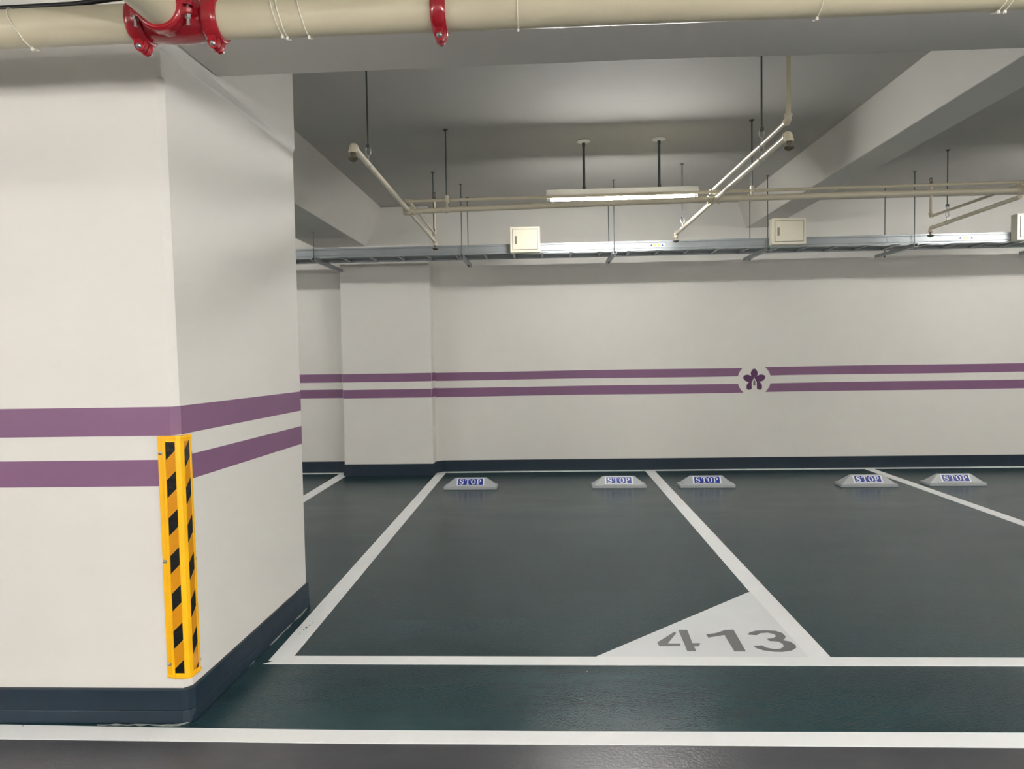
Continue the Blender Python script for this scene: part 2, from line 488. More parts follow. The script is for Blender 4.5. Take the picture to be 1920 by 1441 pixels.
paint('bay_line', [(-2.64, 2.518), (-2.06, 2.514), (-1.44, 2.509), (-.76, 2.503), (0.4, 2.508), (10.5, 2.52), (10.5, 2.617), (1.73, 2.610), (0, 2.596), (-.787, 2.594), (-1.43, 2.602), (-2.14, 2.617), (-2.64, 2.62)], material=M['line'])
paint('bay_line', [(-1.318, 3.165), (10.5, 3.16), (10.5, 3.252), (-1.214, 3.252)], t=0.0018)
for x0, x1 in [(-1.306, -1.203), (1.180, 1.291), (3.728, 3.838), (6.22, 6.33), (8.75, 8.86)]:
    paint('bay_line', [(x0, 3.2), (x1, 3.2), (x1 + (.004 if x0 < 2 else 0), 8.44), (x0, 8.44)], t=0.0014)
paint('bay_line', [(-2.462, 3.95), (-2.362, 3.95), (-2.368, 8.25), (-2.38, 8.42), (-2.49, 8.42)], t=0.0014)
paint('bay_line', [(-1.306, 8.435), (10.5, 8.42), (10.5, 8.522), (-1.24, 8.522)], t=0.0012)
paint('bay_line', [(-6, 8.43), (-2.40, 8.43), (-2.40, 8.522), (-6, 8.522)], t=0.0012)
paint('number_patch', [(0.213, 3.245), (1.192, 3.245), (1.185, 4.147), (1.17, 4.14)], t=0.0016, material=M['patch'])
four_a = [(0.5288, 3.4125), (0.634, 3.5427), (0.6412, 3.5293), (0.5772, 3.4002), (0.6382, 3.4004), (0.6329, 3.3722), (0.5316, 3.3718)]
four_b = [(0.6596, 3.568), (0.704, 3.5681), (0.6957, 3.4042), (0.733, 3.4044), (0.7196, 3.3691), (0.6951, 3.3673), (0.6952, 3.3142), (0.6532, 3.314)]
one = [(0.8938, 3.5685), (0.9359, 3.5724), (0.9247, 3.3137), (0.8719, 3.3134), (0.8746, 3.5072), (0.7874, 3.4734), (0.7856, 3.5107), (0.8396, 3.5298)]
three = [(0.9881, 3.5113), (1.0088, 3.5398), (1.044, 3.5591), (1.0904, 3.565), (1.1399, 3.5573), (1.1645, 3.5306), (1.1669, 3.4875), (1.1507, 3.4562), (1.1351, 3.4417), (1.1684, 3.4238), (1.178, 3.3798), (1.171, 3.3539), (1.1409, 3.3232), (1.0944, 3.3079), (1.0535, 3.3093), (1.0096, 3.3242), (0.9859, 3.3496), (0.9789, 3.3737), (1.0193, 3.3791), (1.0325, 3.3533), (1.0621, 3.3363), (1.091, 3.3399), (1.1159, 3.3622), (1.1239, 3.3971), (1.1125, 3.4272), (1.0718, 3.4342), (1.0689, 3.4596), (1.0959, 3.4652), (1.1211, 3.4873), (1.1228, 3.5154), (1.0963, 3.5362), (1.0577, 3.5303), (1.0314, 3.5039)]
# four is painted in two stencilled strokes of one digit
b = MB()
for q in (four_a, four_b): b.hexa([(x, y, 0.0022) for x, y in q], [(x, y, 0.0030) for x, y in q])
b.build('digit_four', M['number'], floor)
b = MB(); b.hexa([(x, y, 0.0022) for x, y in one], [(x, y, 0.0030) for x, y in one]); b.build('digit_one', M['number'], floor)
b = MB(); b.hexa([(x, y, 0.0022) for x, y in three], [(x, y, 0.0030) for x, y in three]); b.build('digit_three', M['number'], floor)
# scuffs on the left line
b = MB()
for x, y, s in [(-1.262, 3.60, .010), (-1.255, 3.63, .006), (-1.268, 3.575, .005), (-1.27, 3.52, .004), (-1.25, 3.67, .004), (-1.24, 3.54, .003)]:
    b.hexa([(x + s * math.cos(a) * .5, y + s * math.sin(a) * 1.5, 0.0015) for a in [0, 1.1, 2.0, 3.2, 4.4, 5.4]], [(x + s * math.cos(a) * .5, y + s * math.sin(a) * 1.5, 0.0020) for a in [0, 1.1, 2.0, 3.2, 4.4, 5.4]])
b.build('scuff', M['scuff'], floor)


# ------------------------------------------------------------------ wheel stops
def ribbon2d(path, widths):
    out_l, out_r = [], []
    n = len(path)
    for i in range(n):
        x0, y0 = path[max(0, i - 1)]; x1, y1 = path[min(n - 1, i + 1)]
        L = math.hypot(x1 - x0, y1 - y0) or 1
        nx, ny = -(y1 - y0) / L, (x1 - x0) / L; wv = widths[i] / 2
        out_l.append((path[i][0] + nx * wv, path[i][1] + ny * wv)); out_r.append((path[i][0] - nx * wv, path[i][1] - ny * wv))
    return out_l, out_r


def stop_letters():
    """polygons (quads) of bold roman capitals S T O P in a 0..4 by 0..1 box"""
    quads = []
    def rect(x0, y0, x1, y1): quads.append([(x0, y0), (x1, y0), (x1, y1), (x0, y1)])
    def rib(path, wd):
        l, rr = ribbon2d(path, wd)
        for i in range(len(path) - 1): quads.append([rr[i], rr[i + 1], l[i + 1], l[i]])
    # S
    path = [(.72, .70), (.66, .82), (.52, .91), (.36, .92), (.22, .84), (.18, .72), (.26, .61), (.42, .54), (.58, .47), (.70, .38), (.72, .24), (.62, .12), (.46, .07), (.28, .10), (.18, .20), (.12, .32)]
    rib(path, [.05, .08, .10, .12, .17, .2, .22, .24, .24, .22, .2, .15, .11, .09, .07, .05])
    rect(.69, .62, .77, .96); rect(.09, .04, .17, .38)
    # T
    rect(1.42, .05, 1.62, .95); rect(1.08, .87, 1.96, .97); rect(1.08, .66, 1.16, .9); rect(1.88, .66, 1.96, .9); rect(1.28, .03, 1.76, .11)
    # O
    n = 28
    for i in range(n):
        a0, a1 = 2 * PI * i / n, 2 * PI * (i + 1) / n
        quads.append([(2.50 + .21 * math.cos(a0), .5 + .40 * math.sin(a0)), (2.50 + .42 * math.cos(a0), .5 + .47 * math.sin(a0)), (2.50 + .42 * math.cos(a1), .5 + .47 * math.sin(a1)), (2.50 + .21 * math.cos(a1), .5 + .40 * math.sin(a1))])
    # P
    rect(3.18, .05, 3.38, .95); rect(3.06, .03, 3.52, .11); rect(3.06, .88, 3.5, .97)
    m = 14
    for i in range(m):
        a0, a1 = PI / 2 - PI * i / m, PI / 2 - PI * (i + 1) / m
        quads.append([(3.48 + .17 * math.cos(a0), .69 + .19 * math.sin(a0)), (3.48 + .38 * math.cos(a0), .69 + .28 * math.sin(a0)), (3.48 + .38 * math.cos(a1), .69 + .28 * math.sin(a1)), (3.48 + .17 * math.cos(a1), .69 + .19 * math.sin(a1))])
    rect(3.3, .41, 3.49, .50)
    return quads


def make_stop():
    root = thing('wheel_stop', '', 'wheel stop')
    Lh, Th = 0.280, 0.165; H = 0.112; D = 0.19
    b = MB()
    b.hexa([(-Lh, 0, 0), (Lh, 0, 0), (Lh, D, 0), (-Lh, D, 0)], [(-Lh, 0, .030), (Lh, 0, .030), (Lh, D, .030), (-Lh, D, .030)])
    b.build('base_lip', M['stop_body'], root, bevel=0.003)
    b = MB()
    b.hexa([(-Lh + .014, .020, .030), (Lh - .014, .020, .030), (Lh - .014, D - .020, .030), (-Lh + .014, D - .020, .030)],
           [(-Th, .082, H), (Th, .082, H), (Th, D - .082, H), (-Th, D - .082, H)])
    b.build('body', M['stop_body'], root, bevel=0.003)
    # sign lies on the front slope
    o = Vector((0, .020, .030)); up = Vector((0, .062, H - .030)); sl = up.length; up.normalize(); nrm = Vector((0, -up.z, up.y))
    def Q(x, s, d): v = o + Vector((x, 0, 0)) + up * s + nrm * d; return tuple(v)
    def plate(x0, x1, s0, s1, d0, d1):
        m = MB(); m.hexa([Q(x0, s0, d0), Q(x1, s0, d0), Q(x1, s1, d0), Q(x0, s1, d0)], [Q(x0, s0, d1), Q(x1, s0, d1), Q(x1, s1, d1), Q(x0, s1, d1)]); return m
    sg = plate(-.145, .145, .012, .096, .0005, .002).build('sign_plate', M['sign_white'], root)
    plate(-.130, .130, .018, .090, .0022, .003).build('blue_panel', M['sign_blue'], sg)
    m = MB()
    for q in stop_letters():
        pts = [(-.121 + x * .0605, .0225 + y * .063) for x, y in q]
        m.poly([Q(x, s, .0038) for x, s in pts])
    m.build('stop_lettering', M['sign_white'], sg)
    return root


def copy_tree(o, parent=None):
    c = o.copy(); COL.objects.link(c); c.parent = parent
    for ch in o.children:
        copy_tree(ch, c)
    return c


stop0 = make_stop()
stops = [(-.7935, 7.352, 'grey wheel stop with blue STOP sign, nearest the back column', -.6),
         (.764, 7.370, 'grey wheel stop with blue STOP sign, right one in the numbered bay', -.6),
         (1.6715, 7.348, 'grey wheel stop with blue STOP sign just right of the middle bay line', -.6),
         (3.292, 7.318, 'bright grey wheel stop with blue STOP sign whose right end touches the right bay line', -.6),
         (4.177, 7.335, 'grey wheel stop with blue STOP sign at the far right of the photo', -.6)]
for i, (x, y, lab, rz) in enumerate(stops):
    o = stop0 if i == 0 else copy_tree(stop0)
    o.location = (x, y, 0); o.rotation_euler = (0, 0, math.radians(rz)); o['label'] = lab; o['group'] = 'wheel stops at the head of the bays'


# ------------------------------------------------------------------ corner guard on the pillar
def corner_guard():
    Z0, Z1 = 0.178, 1.120
    root = thing('corner_guard', 'yellow rubber corner guard with black and amber diagonal stripes on pillar edge', 'corner guard', (-1.40, 2.64, Z0))
    # profile from the front flange round the corner to the side flange (x, y), outer skin
    out = [(-1.482, 2.649), (-1.482, 2.643), (-1.460, 2.640), (-1.458, 2.634), (-1.449, 2.6335), (-1.4465, 2.6305),
           (-1.446, 2.634), (-1.408, 2.634), (-1.4075, 2.6305), (-1.403, 2.6305), (-1.3905, 2.6385), (-1.3865, 2.648),
           (-1.3845, 2.656), (-1.3865, 2.657), (-1.384, 2.693), (-1.381, 2.694), (-1.3805, 2.703), (-1.386, 2.705), (-1.3865, 2.716), (-1.3935, 2.717)]
    inn = [(-1.3965, 2.6785), (-1.4245, 2.6495)]
    b = MB()
    rings = []
    for z, sh in [(Z0, .0), (Z0 + .006, 0), (Z1 - .006, 0), (Z1, 0)]:
        dx = -0.009 * (z - .6)
        rings.append([b.bm.verts.new((x + dx * .7, y, z)) for x, y in out + inn])
    n = len(out + inn)
    for i in range(3):
        for k in range(n):
            b.bm.faces.new([rings[i][k], rings[i][(k + 1) % n], rings[i + 1][(k + 1) % n], rings[i + 1][k]])
    b.bm.faces.new(list(reversed(rings[0]))); b.bm.faces.new(rings[-1])
    b.build('guard_body', M['yellow'], root)
    # end lips
    for z in (Z0 + .004, Z1 - .010):
        dx = -0.009 * (z - .6) * .7
        b = MB()
        lp = [(-1.4835, 2.648), (-1.4835, 2.6405), (-1.460, 2.6365), (-1.456, 2.6285), (-1.402, 2.6285), (-1.389, 2.637), (-1.3825, 2.652), (-1.3785, 2.70), (-1.3835, 2.7165), (-1.392, 2.717), (-1.385, 2.66), (-1.43, 2.6375)]
        b.hexa([(x + dx, y, z) for x, y in lp], [(x + dx, y, z + .006) for x, y in lp])
        b.build('end_lip', M['yellow'], root, bevel=0.001)
    # tapes: recessed faces at front and side, diagonal alternation
    zt0, zt1 = Z0 + .022, Z1 - .022
    pitch = (zt1 - zt0) / 6.12
    def tape(face):
        if face == 'front':
            def P(s, z, t):
                dx = -0.009 * (z - .6) * .7
                return (-1.4455 + s + dx, 2.6338 - t, z)
            W = .0375; slope = .98; top = zt1
        else:
            def P(s, z, t):
                dx = -0.009 * (z - .6) * .7
                return (-1.3863 + dx + s * .07 + t, 2.6575 + s, z)
            W = .035; slope = 1.05; top = zt1 - .23 * pitch
        def region(za, zb, mat_, name, t):
            """stripe between two parallel slanted lines, clipped to the tape"""
            poly = [(0, za), (W, za + slope * W), (W, zb + slope * W), (0, zb)]
            def clip(pl, zc, keep_above):
                res = []
                for i in range(len(pl)):
                    a, c = pl[i], pl[(i + 1) % len(pl)]
                    ia = (a[1] >= zc) == keep_above; ic = (c[1] >= zc) == keep_above
                    if ia: res.append(a)
                    if ia != ic:
                        k = (zc - a[1]) / (c[1] - a[1]); res.append((a[0] + (c[0] - a[0]) * k, zc))
                return res
            poly = clip(poly, zt0, True)
            if len(poly) >= 3: poly = clip(poly, zt1, False)
            if len(poly) < 3: return
            m = MB(); m.hexa([P(s, z, 0.0) for s, z in poly], [P(s, z, t) for s, z in poly]); m.build(name, mat_, root)
        for k in range(-1, 8):
            zt = top - k * pitch
            region(zt - .47 * pitch, zt, M['black_tape'], 'black_stripe', 0.0012)
            region(zt - pitch, zt - .47 * pitch, M['orange_tape'], 'amber_stripe', 0.0011)
            region(zt - .47 * pitch - .0018, zt - .47 * pitch, M['tape_edge'], 'stripe_edge', 0.0014)
    tape('front'); tape('side')
    # screws
    for z in (1.055, .635, .232):
        dx = -0.009 * (z - .6) * .7
        for o_, ax in (((-1.4715 + dx, 2.6412, z), (0, -1, 0)), ((-1.3862 + dx, 2.7095, z - .01), (1, 0, 0))):
            m = MB(); m.lathe([(0, .0078), (.0015, .0078), (.0018, .0052), (.0045, .0046), (.0062, .0018)], o_, ax, 14)
            m.build('screw', M['zinc'], root)
    return root


corner_guard()

# ------------------------------------------------------------------ big pipe with red grooved couplings
PY, PZ, PR = 2.2, 2.459, 0.056


def pipe_piece(x0, x1, z0, z1, label):
    b = MB(); b.tube((x0, PY, z0), (x1, PY, z1), PR, 40)
    return tag(b.build('fire_pipe', M['pipe']), label, 'pipe', 'runs of the big overhead pipe')


pipe_piece(-3.6, -1.225, 2.440, 2.459, 'thick beige overhead pipe left of the red tee fitting')
pipe_piece(-.985, -.305, 2.459, 2.457, 'short thick beige overhead pipe between the red tee and red coupling')
pipe_piece(-.297, 5.5, 2.457, 2.459, 'long thick beige overhead pipe right of the single red coupling')


def coupling_body(x, w, axis_tilt=0.0, y=PY, z=PZ, R=PR):
    b = MB()
    prof = [(-w / 2, R + .0005), (-w / 2, R + .008), (-w / 2 + .008, R + .015), (-w / 2 + .014, R + .0165), (w / 2 - .014, R + .0165), (w / 2 - .008, R + .015), (w / 2, R + .008), (w / 2, R + .0005)]
    b.lathe(prof, (x, y, z), (1, 0, 0), 44)
    return b


def ears(root, x, z, sgn=-1, w=0.040, y=PY, R=PR, tilt=0.0):
    """a pair of bolt lugs with a bolt along Y; sgn -1 hangs below the pipe, +1 stands above"""
    for k, s in (('front', -1), ('back', 1)):
        b = MB(); yo = y + s * .004; yi = y + s * .024
        pts = [(-w / 2, .0), (w / 2, .0), (w / 2 - .002, R + .022), (w / 2 - .009, R + .036), (0, R + .041), (-w / 2 + .009, R + .036), (-w / 2 + .002, R + .022)]
        base = R - .012
        ring = [(px, max(pz, base)) for px, pz in pts]
        b.hexa([(x + px, yo, z + sgn * pz) for px, pz in ring], [(x + px, yi, z + sgn * pz * .995) for px, pz in ring])
        # fillet web from the ring to the ear
        b.hexa([(x - .014, yi - s * .002, z + sgn * (R + .006)), (x + .014, yi - s * .002, z + sgn * (R + .006)), (x + .010, yi - s * .002, z + sgn * (R + .026)), (x - .010, yi - s * .002, z + sgn * (R + .026))],
               [(x - .014, yi + s * .018, z + sgn * (R - .002)), (x + .014, yi + s * .018, z + sgn * (R - .002)), (x + .010, yi + s * .003, z + sgn * (R + .022)), (x - .010, yi + s * .003, z + sgn * (R + .022))])
        b.build('bolt_lug', M['red'], root, bevel=0.003)
    b = MB(); zz = z + sgn * (R + .024)
    b.lathe([(0, .0098), (.002, .0098), (.006, .0082), (.009, .004)], (x, y - .024, zz), (0, -1, 0), 18)
    b.tube((x, y - .026, zz), (x, y + .044, zz), .0055, 12)
    b.lathe([(0, .0095), (.009, .0095)], (x, y + .024, zz), (0, 1, 0), 6)
    b.build('bolt', M['zinc'], root)


# single coupling
root = thing('pipe_coupling', 'single red clamp coupling on the overhead pipe right of the tee', 'pipe coupling', (-.301, PY, 2.458), 'red pipe couplings')
coupling_body(-.301, .046, z=2.458).build('clamp_ring', M['red'], root, bevel=0.0015)
ears(root, -.301, 2.458); ears(root, -.301, 2.458, 1)

# tee fitting with outlet towards the viewer
root = thing('pipe_tee', 'red cast tee fitting joining the overhead pipe to one coming towards the viewer', 'pipe fitting', (-1.12, PY, PZ))
b = MB()
b.lathe([(-.105, PR + .002), (-.085, PR + .004), (-.03, PR + .010), (.03, PR + .010), (.085, PR + .004), (.105, PR + .002)], (-1.105, PY, PZ), (1, 0, 0), 44)
b.lathe([(0, PR + .002), (.045, PR + .004), (.075, PR + .003)], (-1.125, PY - .005, PZ), (0, -1, 0), 40)
b.build('tee_body', M['red'], root)
for x, lab in ((-1.232, 'left clamp ring of the tee'), (-1.000, 'right clamp ring of the tee')):
    root2 = thing('pipe_coupling', 'red clamp coupling at the ' + ('left' if x < -1.1 else 'right') + ' end of the red tee', 'pipe coupling', (x, PY, PZ), 'red pipe couplings')
    coupling_body(x, .050).build('clamp_ring', M['red'], root2, bevel=0.0015)
    ears(root2, x, PZ); ears(root2, x, PZ, 1)
# outlet coupling and the beige pipe that runs from it over the viewer's head
OX, OY = -1.125, 2.098
root2 = thing('pipe_coupling', 'red clamp coupling on the outlet of the red tee, facing the viewer', 'pipe coupling', (OX, OY, PZ), 'red pipe couplings')
b = MB()
b.lathe([(0, PR + .0005), (0, PR + .008), (.008, PR + .015), (.034, PR + .015), (.042, PR + .008), (.042, PR + .0005)], (OX, OY - .004, PZ), (0, 1, 0), 44)
b.build('clamp_ring', M['red'], root2, bevel=0.0015)
for sx in (-1, 1):
    for sz in (-1, 1):
        b = MB(); x0 = OX + sx * (PR + .004); x1 = OX + sx * (PR + .040); y0, y1 = OY, OY + .034
        z0, z1 = PZ + sz * .004, PZ + sz * .020
        b.hexa([(x0, y0, z0), (x1 - sx * .010, y0, z0), (x1, y0 + .010, z0), (x1, y1 - .010, z0), (x1 - sx * .010, y1, z0), (x0, y1, z0)],
               [(x0, y0, z1 + sz * .010), (x1 - sx * .014, y0 + .002, z1), (x1 - sx * .002, y0 + .011, z1), (x1 - sx * .002, y1 - .011, z1), (x1 - sx * .014, y1 - .002, z1), (x0, y1, z1 + sz * .010)])
        b.build('bolt_lug', M['red'], root2, bevel=0.003)
    b = MB(); xc = OX + sx * (PR + .024)
    b.tube((xc, OY + .017, PZ + .036), (xc, OY + .017, PZ - .050), .0052, 12); b.lathe([(0, .0092), (.010, .0092)], (xc, OY + .017, PZ - .021), (0, 0, -1), 6)
    b.lathe([(0, .0095), (.003, .0095), (.008, .005)], (xc, OY + .017, PZ + .021), (0, 0, 1), 14)
    b.build('bolt', M['zinc'], root2)
b = MB(); b.tube((OX, OY + .016, PZ), (OX, -6.98, PZ), PR, 40)
tag(b.build('fire_pipe', M['pipe']), 'thick beige pipe running from the red tee over the viewer\'s head', 'pipe')


# zip ties round the pipe
def tie(x, tilt, lab, zc=PZ, drop=0.006):
    b = MB(); pts = []
    for i in range(28):
        a = 2 * PI * i / 28
        pts.append((x + tilt * math.sin(a), PY + math.cos(a) * (PR + .002), zc + math.sin(a) * (PR + .002) - (drop if math.sin(a) < -.7 else 0)))
    b.path(pts, .0016, seg=6, closed=True)
    b.box(x - tilt - .003, x - tilt + .003, PY - .010, PY - .003, zc - PR - drop - .010, zc - PR - drop + .001)
    tag(b.build('cable_tie', M['tie']), lab, 'cable tie', 'cable ties on the big pipe')


tie(-1.615, -.030, 'thin white cable tie near the left edge of the photo', 2.456)
tie(-.802, -.014, 'thin cream cable tie, first right of the red tee', drop=0.0)
tie(-.786, -.013, 'thin cream cable tie, second right of the red tee')
tie(-.720, -.014, 'thin cream cable tie, third right of the red tee')
tie(-.063, -.0005, 'thin cream cable tie right of the single red coupling', 2.457)
tie(.835, .008, 'thin cable tie above the right sprinkler drop pipe', 2.458)
tie(1.365, .014, 'thin cable tie near the right end of the pipe', 2.458)
tie(1.385, .016, 'rightmost cable tie on the pipe', 2.458)
b = MB()
b.path([(-3.4, PY, 2.5075), (-2.2, PY, 2.517), (-1.69, PY, 2.5205), (-1.45, PY, 2.524), (-1.33, PY + .002, 2.537), (-1.24, PY + .02, 2.552), (-1.1, PY + .05, 2.57), (-.6, PY + .10, 2.575), (.5, PY + .10, 2.572)], .0085, seg=12)
tag(b.build('power_cable', M['cable']), 'black cable lying along the top of the overhead pipe', 'cable')


# ------------------------------------------------------------------ fluorescent lamps
def make_lamp(tube_mat):
    """1.24 m batten on two stems, origin under its middle at tube height"""
    root = thing('fluorescent_lamp', '', 'lamp')
    b = MB()
    hz = 0.020
    b.hexa([(-.625, -.043, hz), (.625, -.043, hz), (.625, .043, hz), (-.625, .043, hz)], [(-.625, -.038, hz + .012), (.625, -.038, hz + .012), (.625, .038, hz + .012), (-.625, .038, hz + .012)])
    b.hexa([(-.62, -.034, hz + .012), (.62, -.034, hz + .012), (.62, .034, hz + .012), (-.62, .034, hz + .012)], [(-.62, -.024, hz + .050), (.62, -.024, hz + .050), (.62, .024, hz + .050), (-.62, .024, hz + .050)])
    b.build('housing', M['white_enamel'], root, bevel=0.002)
    for s in (-1, 1):
        b = MB(); b.box(min(s * .617, s * .600), max(s * .617, s * .600), -.016, .016, -.018, .020)
        b.build('lamp_holder', M['cap'], root, bevel=0.003)
    b = MB(); b.tube((-.585, 0, 0), (.585, 0, 0), .0185, 24); b.build('tube', tube_mat, root)
    for s in (-1, 1):
        b = MB(); b.tube((s * .585, 0, 0), (s * .601, 0, 0), .0188, 20); b.build('tube_cap', M['cap'], root)
    for sx in (-.307, .307):
        b = MB(); b.tube((sx, 0, .066), (sx, 0, CZ - 2.685 - .012), .0105, 16); b.tube((sx, 0, .066), (sx, 0, .092), .014, 16); b.tube((sx, 0, CZ - 2.685 - .05), (sx, 0, CZ - 2.685 - .01), .0135, 16)
        st = b.build('stem', M['dark_rod'], root)
        b = MB(); b.lathe([(0, .052), (.006, .056), (.010, .056), (.014, .024), (.020, .018)], (sx, 0, CZ - 2.685), (0, 0, -1), 28)
        b.build('canopy', M['white_enamel'], root)
    return root


LZ = 2.685
lamp0 = make_lamp(M['tube'])
lamp_aisle = make_lamp(M['tube_aisle'])
first_aisle = True
lamp_spots = [(.659, 5.925, 0.35, 'lit fluorescent batten lamp hanging on two dark stems above the numbered bay'),
              (5.25, 5.925, 0, 'lit fluorescent batten lamp in the bay right of the right beam'),
              (-4.3, 5.925, 0, 'lit fluorescent batten lamp in the bay behind the near pillar'),
              (9.3, 5.925, 0, 'lit fluorescent batten lamp in the bay furthest right')]
# unseen aisle lamps, front to back; middle and rear rows added for more light
AZ = 2.12
for x, y, q in ((-4.4, -.15, 'front row, left'), (.15, -.15, 'front row, above the viewer'), (2.45, -.15, 'front row, right of the viewer'), (4.9, -.15, 'front row, right'), (7.6, -.15, 'front row, furthest right'),
                (-6.2, -2.6, 'middle row, furthest left'), (-2.9, -2.6, 'middle row, left'), (.3, -2.6, 'middle row, behind the viewer'), (3.2, -2.6, 'middle row, right'), (6.2, -2.6, 'middle row, furthest right'),
                (-4.0, -5.2, 'rear row, left'), (.5, -5.2, 'rear row, behind the viewer'), (5.0, -5.2, 'rear row, right')):
    lamp_spots.append((x, y, AZ, 'unseen fluorescent batten lamp placed by guess over the driving aisle, ' + q))
for i, (x, y, tiltd, lab) in enumerate(lamp_spots):
    src = lamp_aisle if tiltd > 1 else lamp0
    if i == 0: o = lamp0
    elif tiltd > 1 and first_aisle: o = lamp_aisle; first_aisle = False
    else: o = copy_tree(src)
    o.location = (x, y, tiltd if tiltd > 1 else LZ); o.rotation_euler = (0, 0, PI / 2 if tiltd > 1 else 0)
    o['label'] = lab; o['group'] = 'fluorescent batten lamps'


# ------------------------------------------------------------------ sprinkler pipework
def elbow_at(b, p, d_in, d_out, rad, R=.03):
    """chunky threaded elbow: leg along d_in and leg along d_out from the corner p"""
    p = Vector(p); di = Vector(d_in).normalized(); do = Vector(d_out).normalized()
    pts = [p + di * R * 1.3]
    for i in range(7):
        t = i / 6.0
        q = (p + di * R) * (1 - t) ** 2 + p * 2 * t * (1 - t) + (p + do * R) * t ** 2
        pts.append(q)
    pts.append(p + do * R * 1.3)
    b.path([tuple(q) for q in pts], rad, seg=16)
    b.tube(p + di * R * .95, p + di * R * 1.45, rad * 1.16, 16); b.tube(p + do * R * .95, p + do * R * 1.45, rad * 1.16, 16)


def sprinkler_pendent(root, x, y, z):
    b = MB(); b.lathe([(-.004, .017), (.004, .017), (.006, .013), (.014, .013), (.015, .009), (.034, .009)], (x, y, z), (0, 0, -1), 16); root = b.build('sprinkler_head', M['brass'], root)
    b = MB(); b.lathe([(0, .010), (.003, .027), (.007, .029), (.012, .026), (.018, .017), (.022, .006)], (x, y, z - .028), (0, 0, -1), 22); b.build('deflector', M['brass'], root)
    return root


def sprinkler_upright(root, x, y, z):
    b = MB(); b.lathe([(0, .015), (.020, .015), (.022, .010), (.032, .009)], (x, y, z), (0, 0, 1), 16); root = b.build('sprinkler_head', M['brass'], root)
    b = MB()
    for s in (-1, 1): b.path([(x + s * .006, y, z + .03), (x + s * .013, y, z + .045), (x + s * .011, y, z + .058), (x, y, z + .066)], .0028, seg=6)
    b.tube((x, y, z + .032), (x, y, z + .064), .003, 8); b.build('frame', M['brass'], root)
    b = MB(); b.lathe([(0, .006), (.002, .019), (.004, .019), (.005, .004)], (x, y, z + .064), (0, 0, 1), 16); b.build('deflector', M['brass'], root)
    return root


def lower_branch(x, y0, z0, y1, z1, lab, elbow0=True, r0=.0165):
    root = thing('sprinkler_pipe', lab, 'pipe', (x, y0, z0), 'lower sprinkler branch pipes')
    b = MB(); b.tube((x, y0, z0), (x, y1, z1), r0, 20); b.build('pipe', M['pipe_small'], root)
    d = Vector((0, y1 - y0, z1 - z0)).normalized()
    if elbow0:
        b = MB(); elbow_at(b, (x, y0, z0), d, (0, 0, -1), .021, .026); b.build('elbow', M['pipe_small'], root)
    b = MB(); elbow_at(b, (x, y1, z1), -d, (0, 0, -1), .019, .024); b.build('elbow', M['pipe_small'], root)
    return root


# left branch
BR = lower_branch(-1.03, 3.90, 2.566, 6.86, 2.507, 'lower cream sprinkler pipe running away on the left, elbowed down at both ends')
sprinkler_pendent(BR, -1.03, 3.90, 2.530)
sprinkler_pendent(BR, -1.03, 6.86, 2.476)
# right branch
BR = lower_branch(1.31, 3.86, 2.545, 7.07, 2.560, 'lower cream sprinkler pipe running away on the right, brightly lit on its left side')
sprinkler_pendent(BR, 1.31, 3.86, 2.509)
sprinkler_pendent(BR, 1.31, 7.07, 2.526)
# third branch
BR = lower_branch(3.6, 5.56, 2.530, 6.80, 2.512, 'lower cream sprinkler pipe at the far right, sloping down to its head', elbow0=False)
sprinkler_pendent(BR, 3.6, 6.80, 2.480)


def upper_branch(x, ya, za, yb, zb, y_up, ztop, lab, rad=.0115, rv=.0135):
    root = thing('sprinkler_pipe', lab, 'pipe', (x, ya, za), 'upper sprinkler branch pipes')
    b = MB(); b.tube((x, ya, za), (x, yb, zb), rad, 18); b.build('pipe', M['pipe_small'], root)
    zc = za if abs(y_up - ya) < abs(y_up - yb) else zb
    sg = 1 if abs(y_up - ya) < abs(y_up - yb) else -1
    b = MB(); b.tube((x, y_up, zc), (x, y_up, ztop), rv, 18); b.build('riser', M['pipe_small'], root)
    b = MB(); elbow_at(b, (x, y_up, zc), (0, sg, 0), (0, 0, 1), rv * 1.3, .022); b.build('elbow', M['pipe_small'], root)
    return root


UP_0 = upper_branch(-1.03, 5.53, 2.612, 6.84, 2.582, 6.84, 2.905, 'thin upper sprinkler pipe on the left turning up behind the lower pipe')
UP_1 = upper_branch(1.31, 3.87, 2.622, 5.53, 2.640, 3.87, 3.03, 'thin upper sprinkler pipe on the right turning up at its near end')
UP_2 = upper_branch(3.6, 5.53, 2.618, 6.80, 2.620, 6.80, 2.905, 'thin upper sprinkler pipe at the far right turning up')
sprinkler_upright(UP_0, -1.03, 6.84, 2.905)
sprinkler_upright(UP_1, 1.31, 3.87, 3.03)
sprinkler_upright(UP_2, 3.6, 6.80, 2.905)

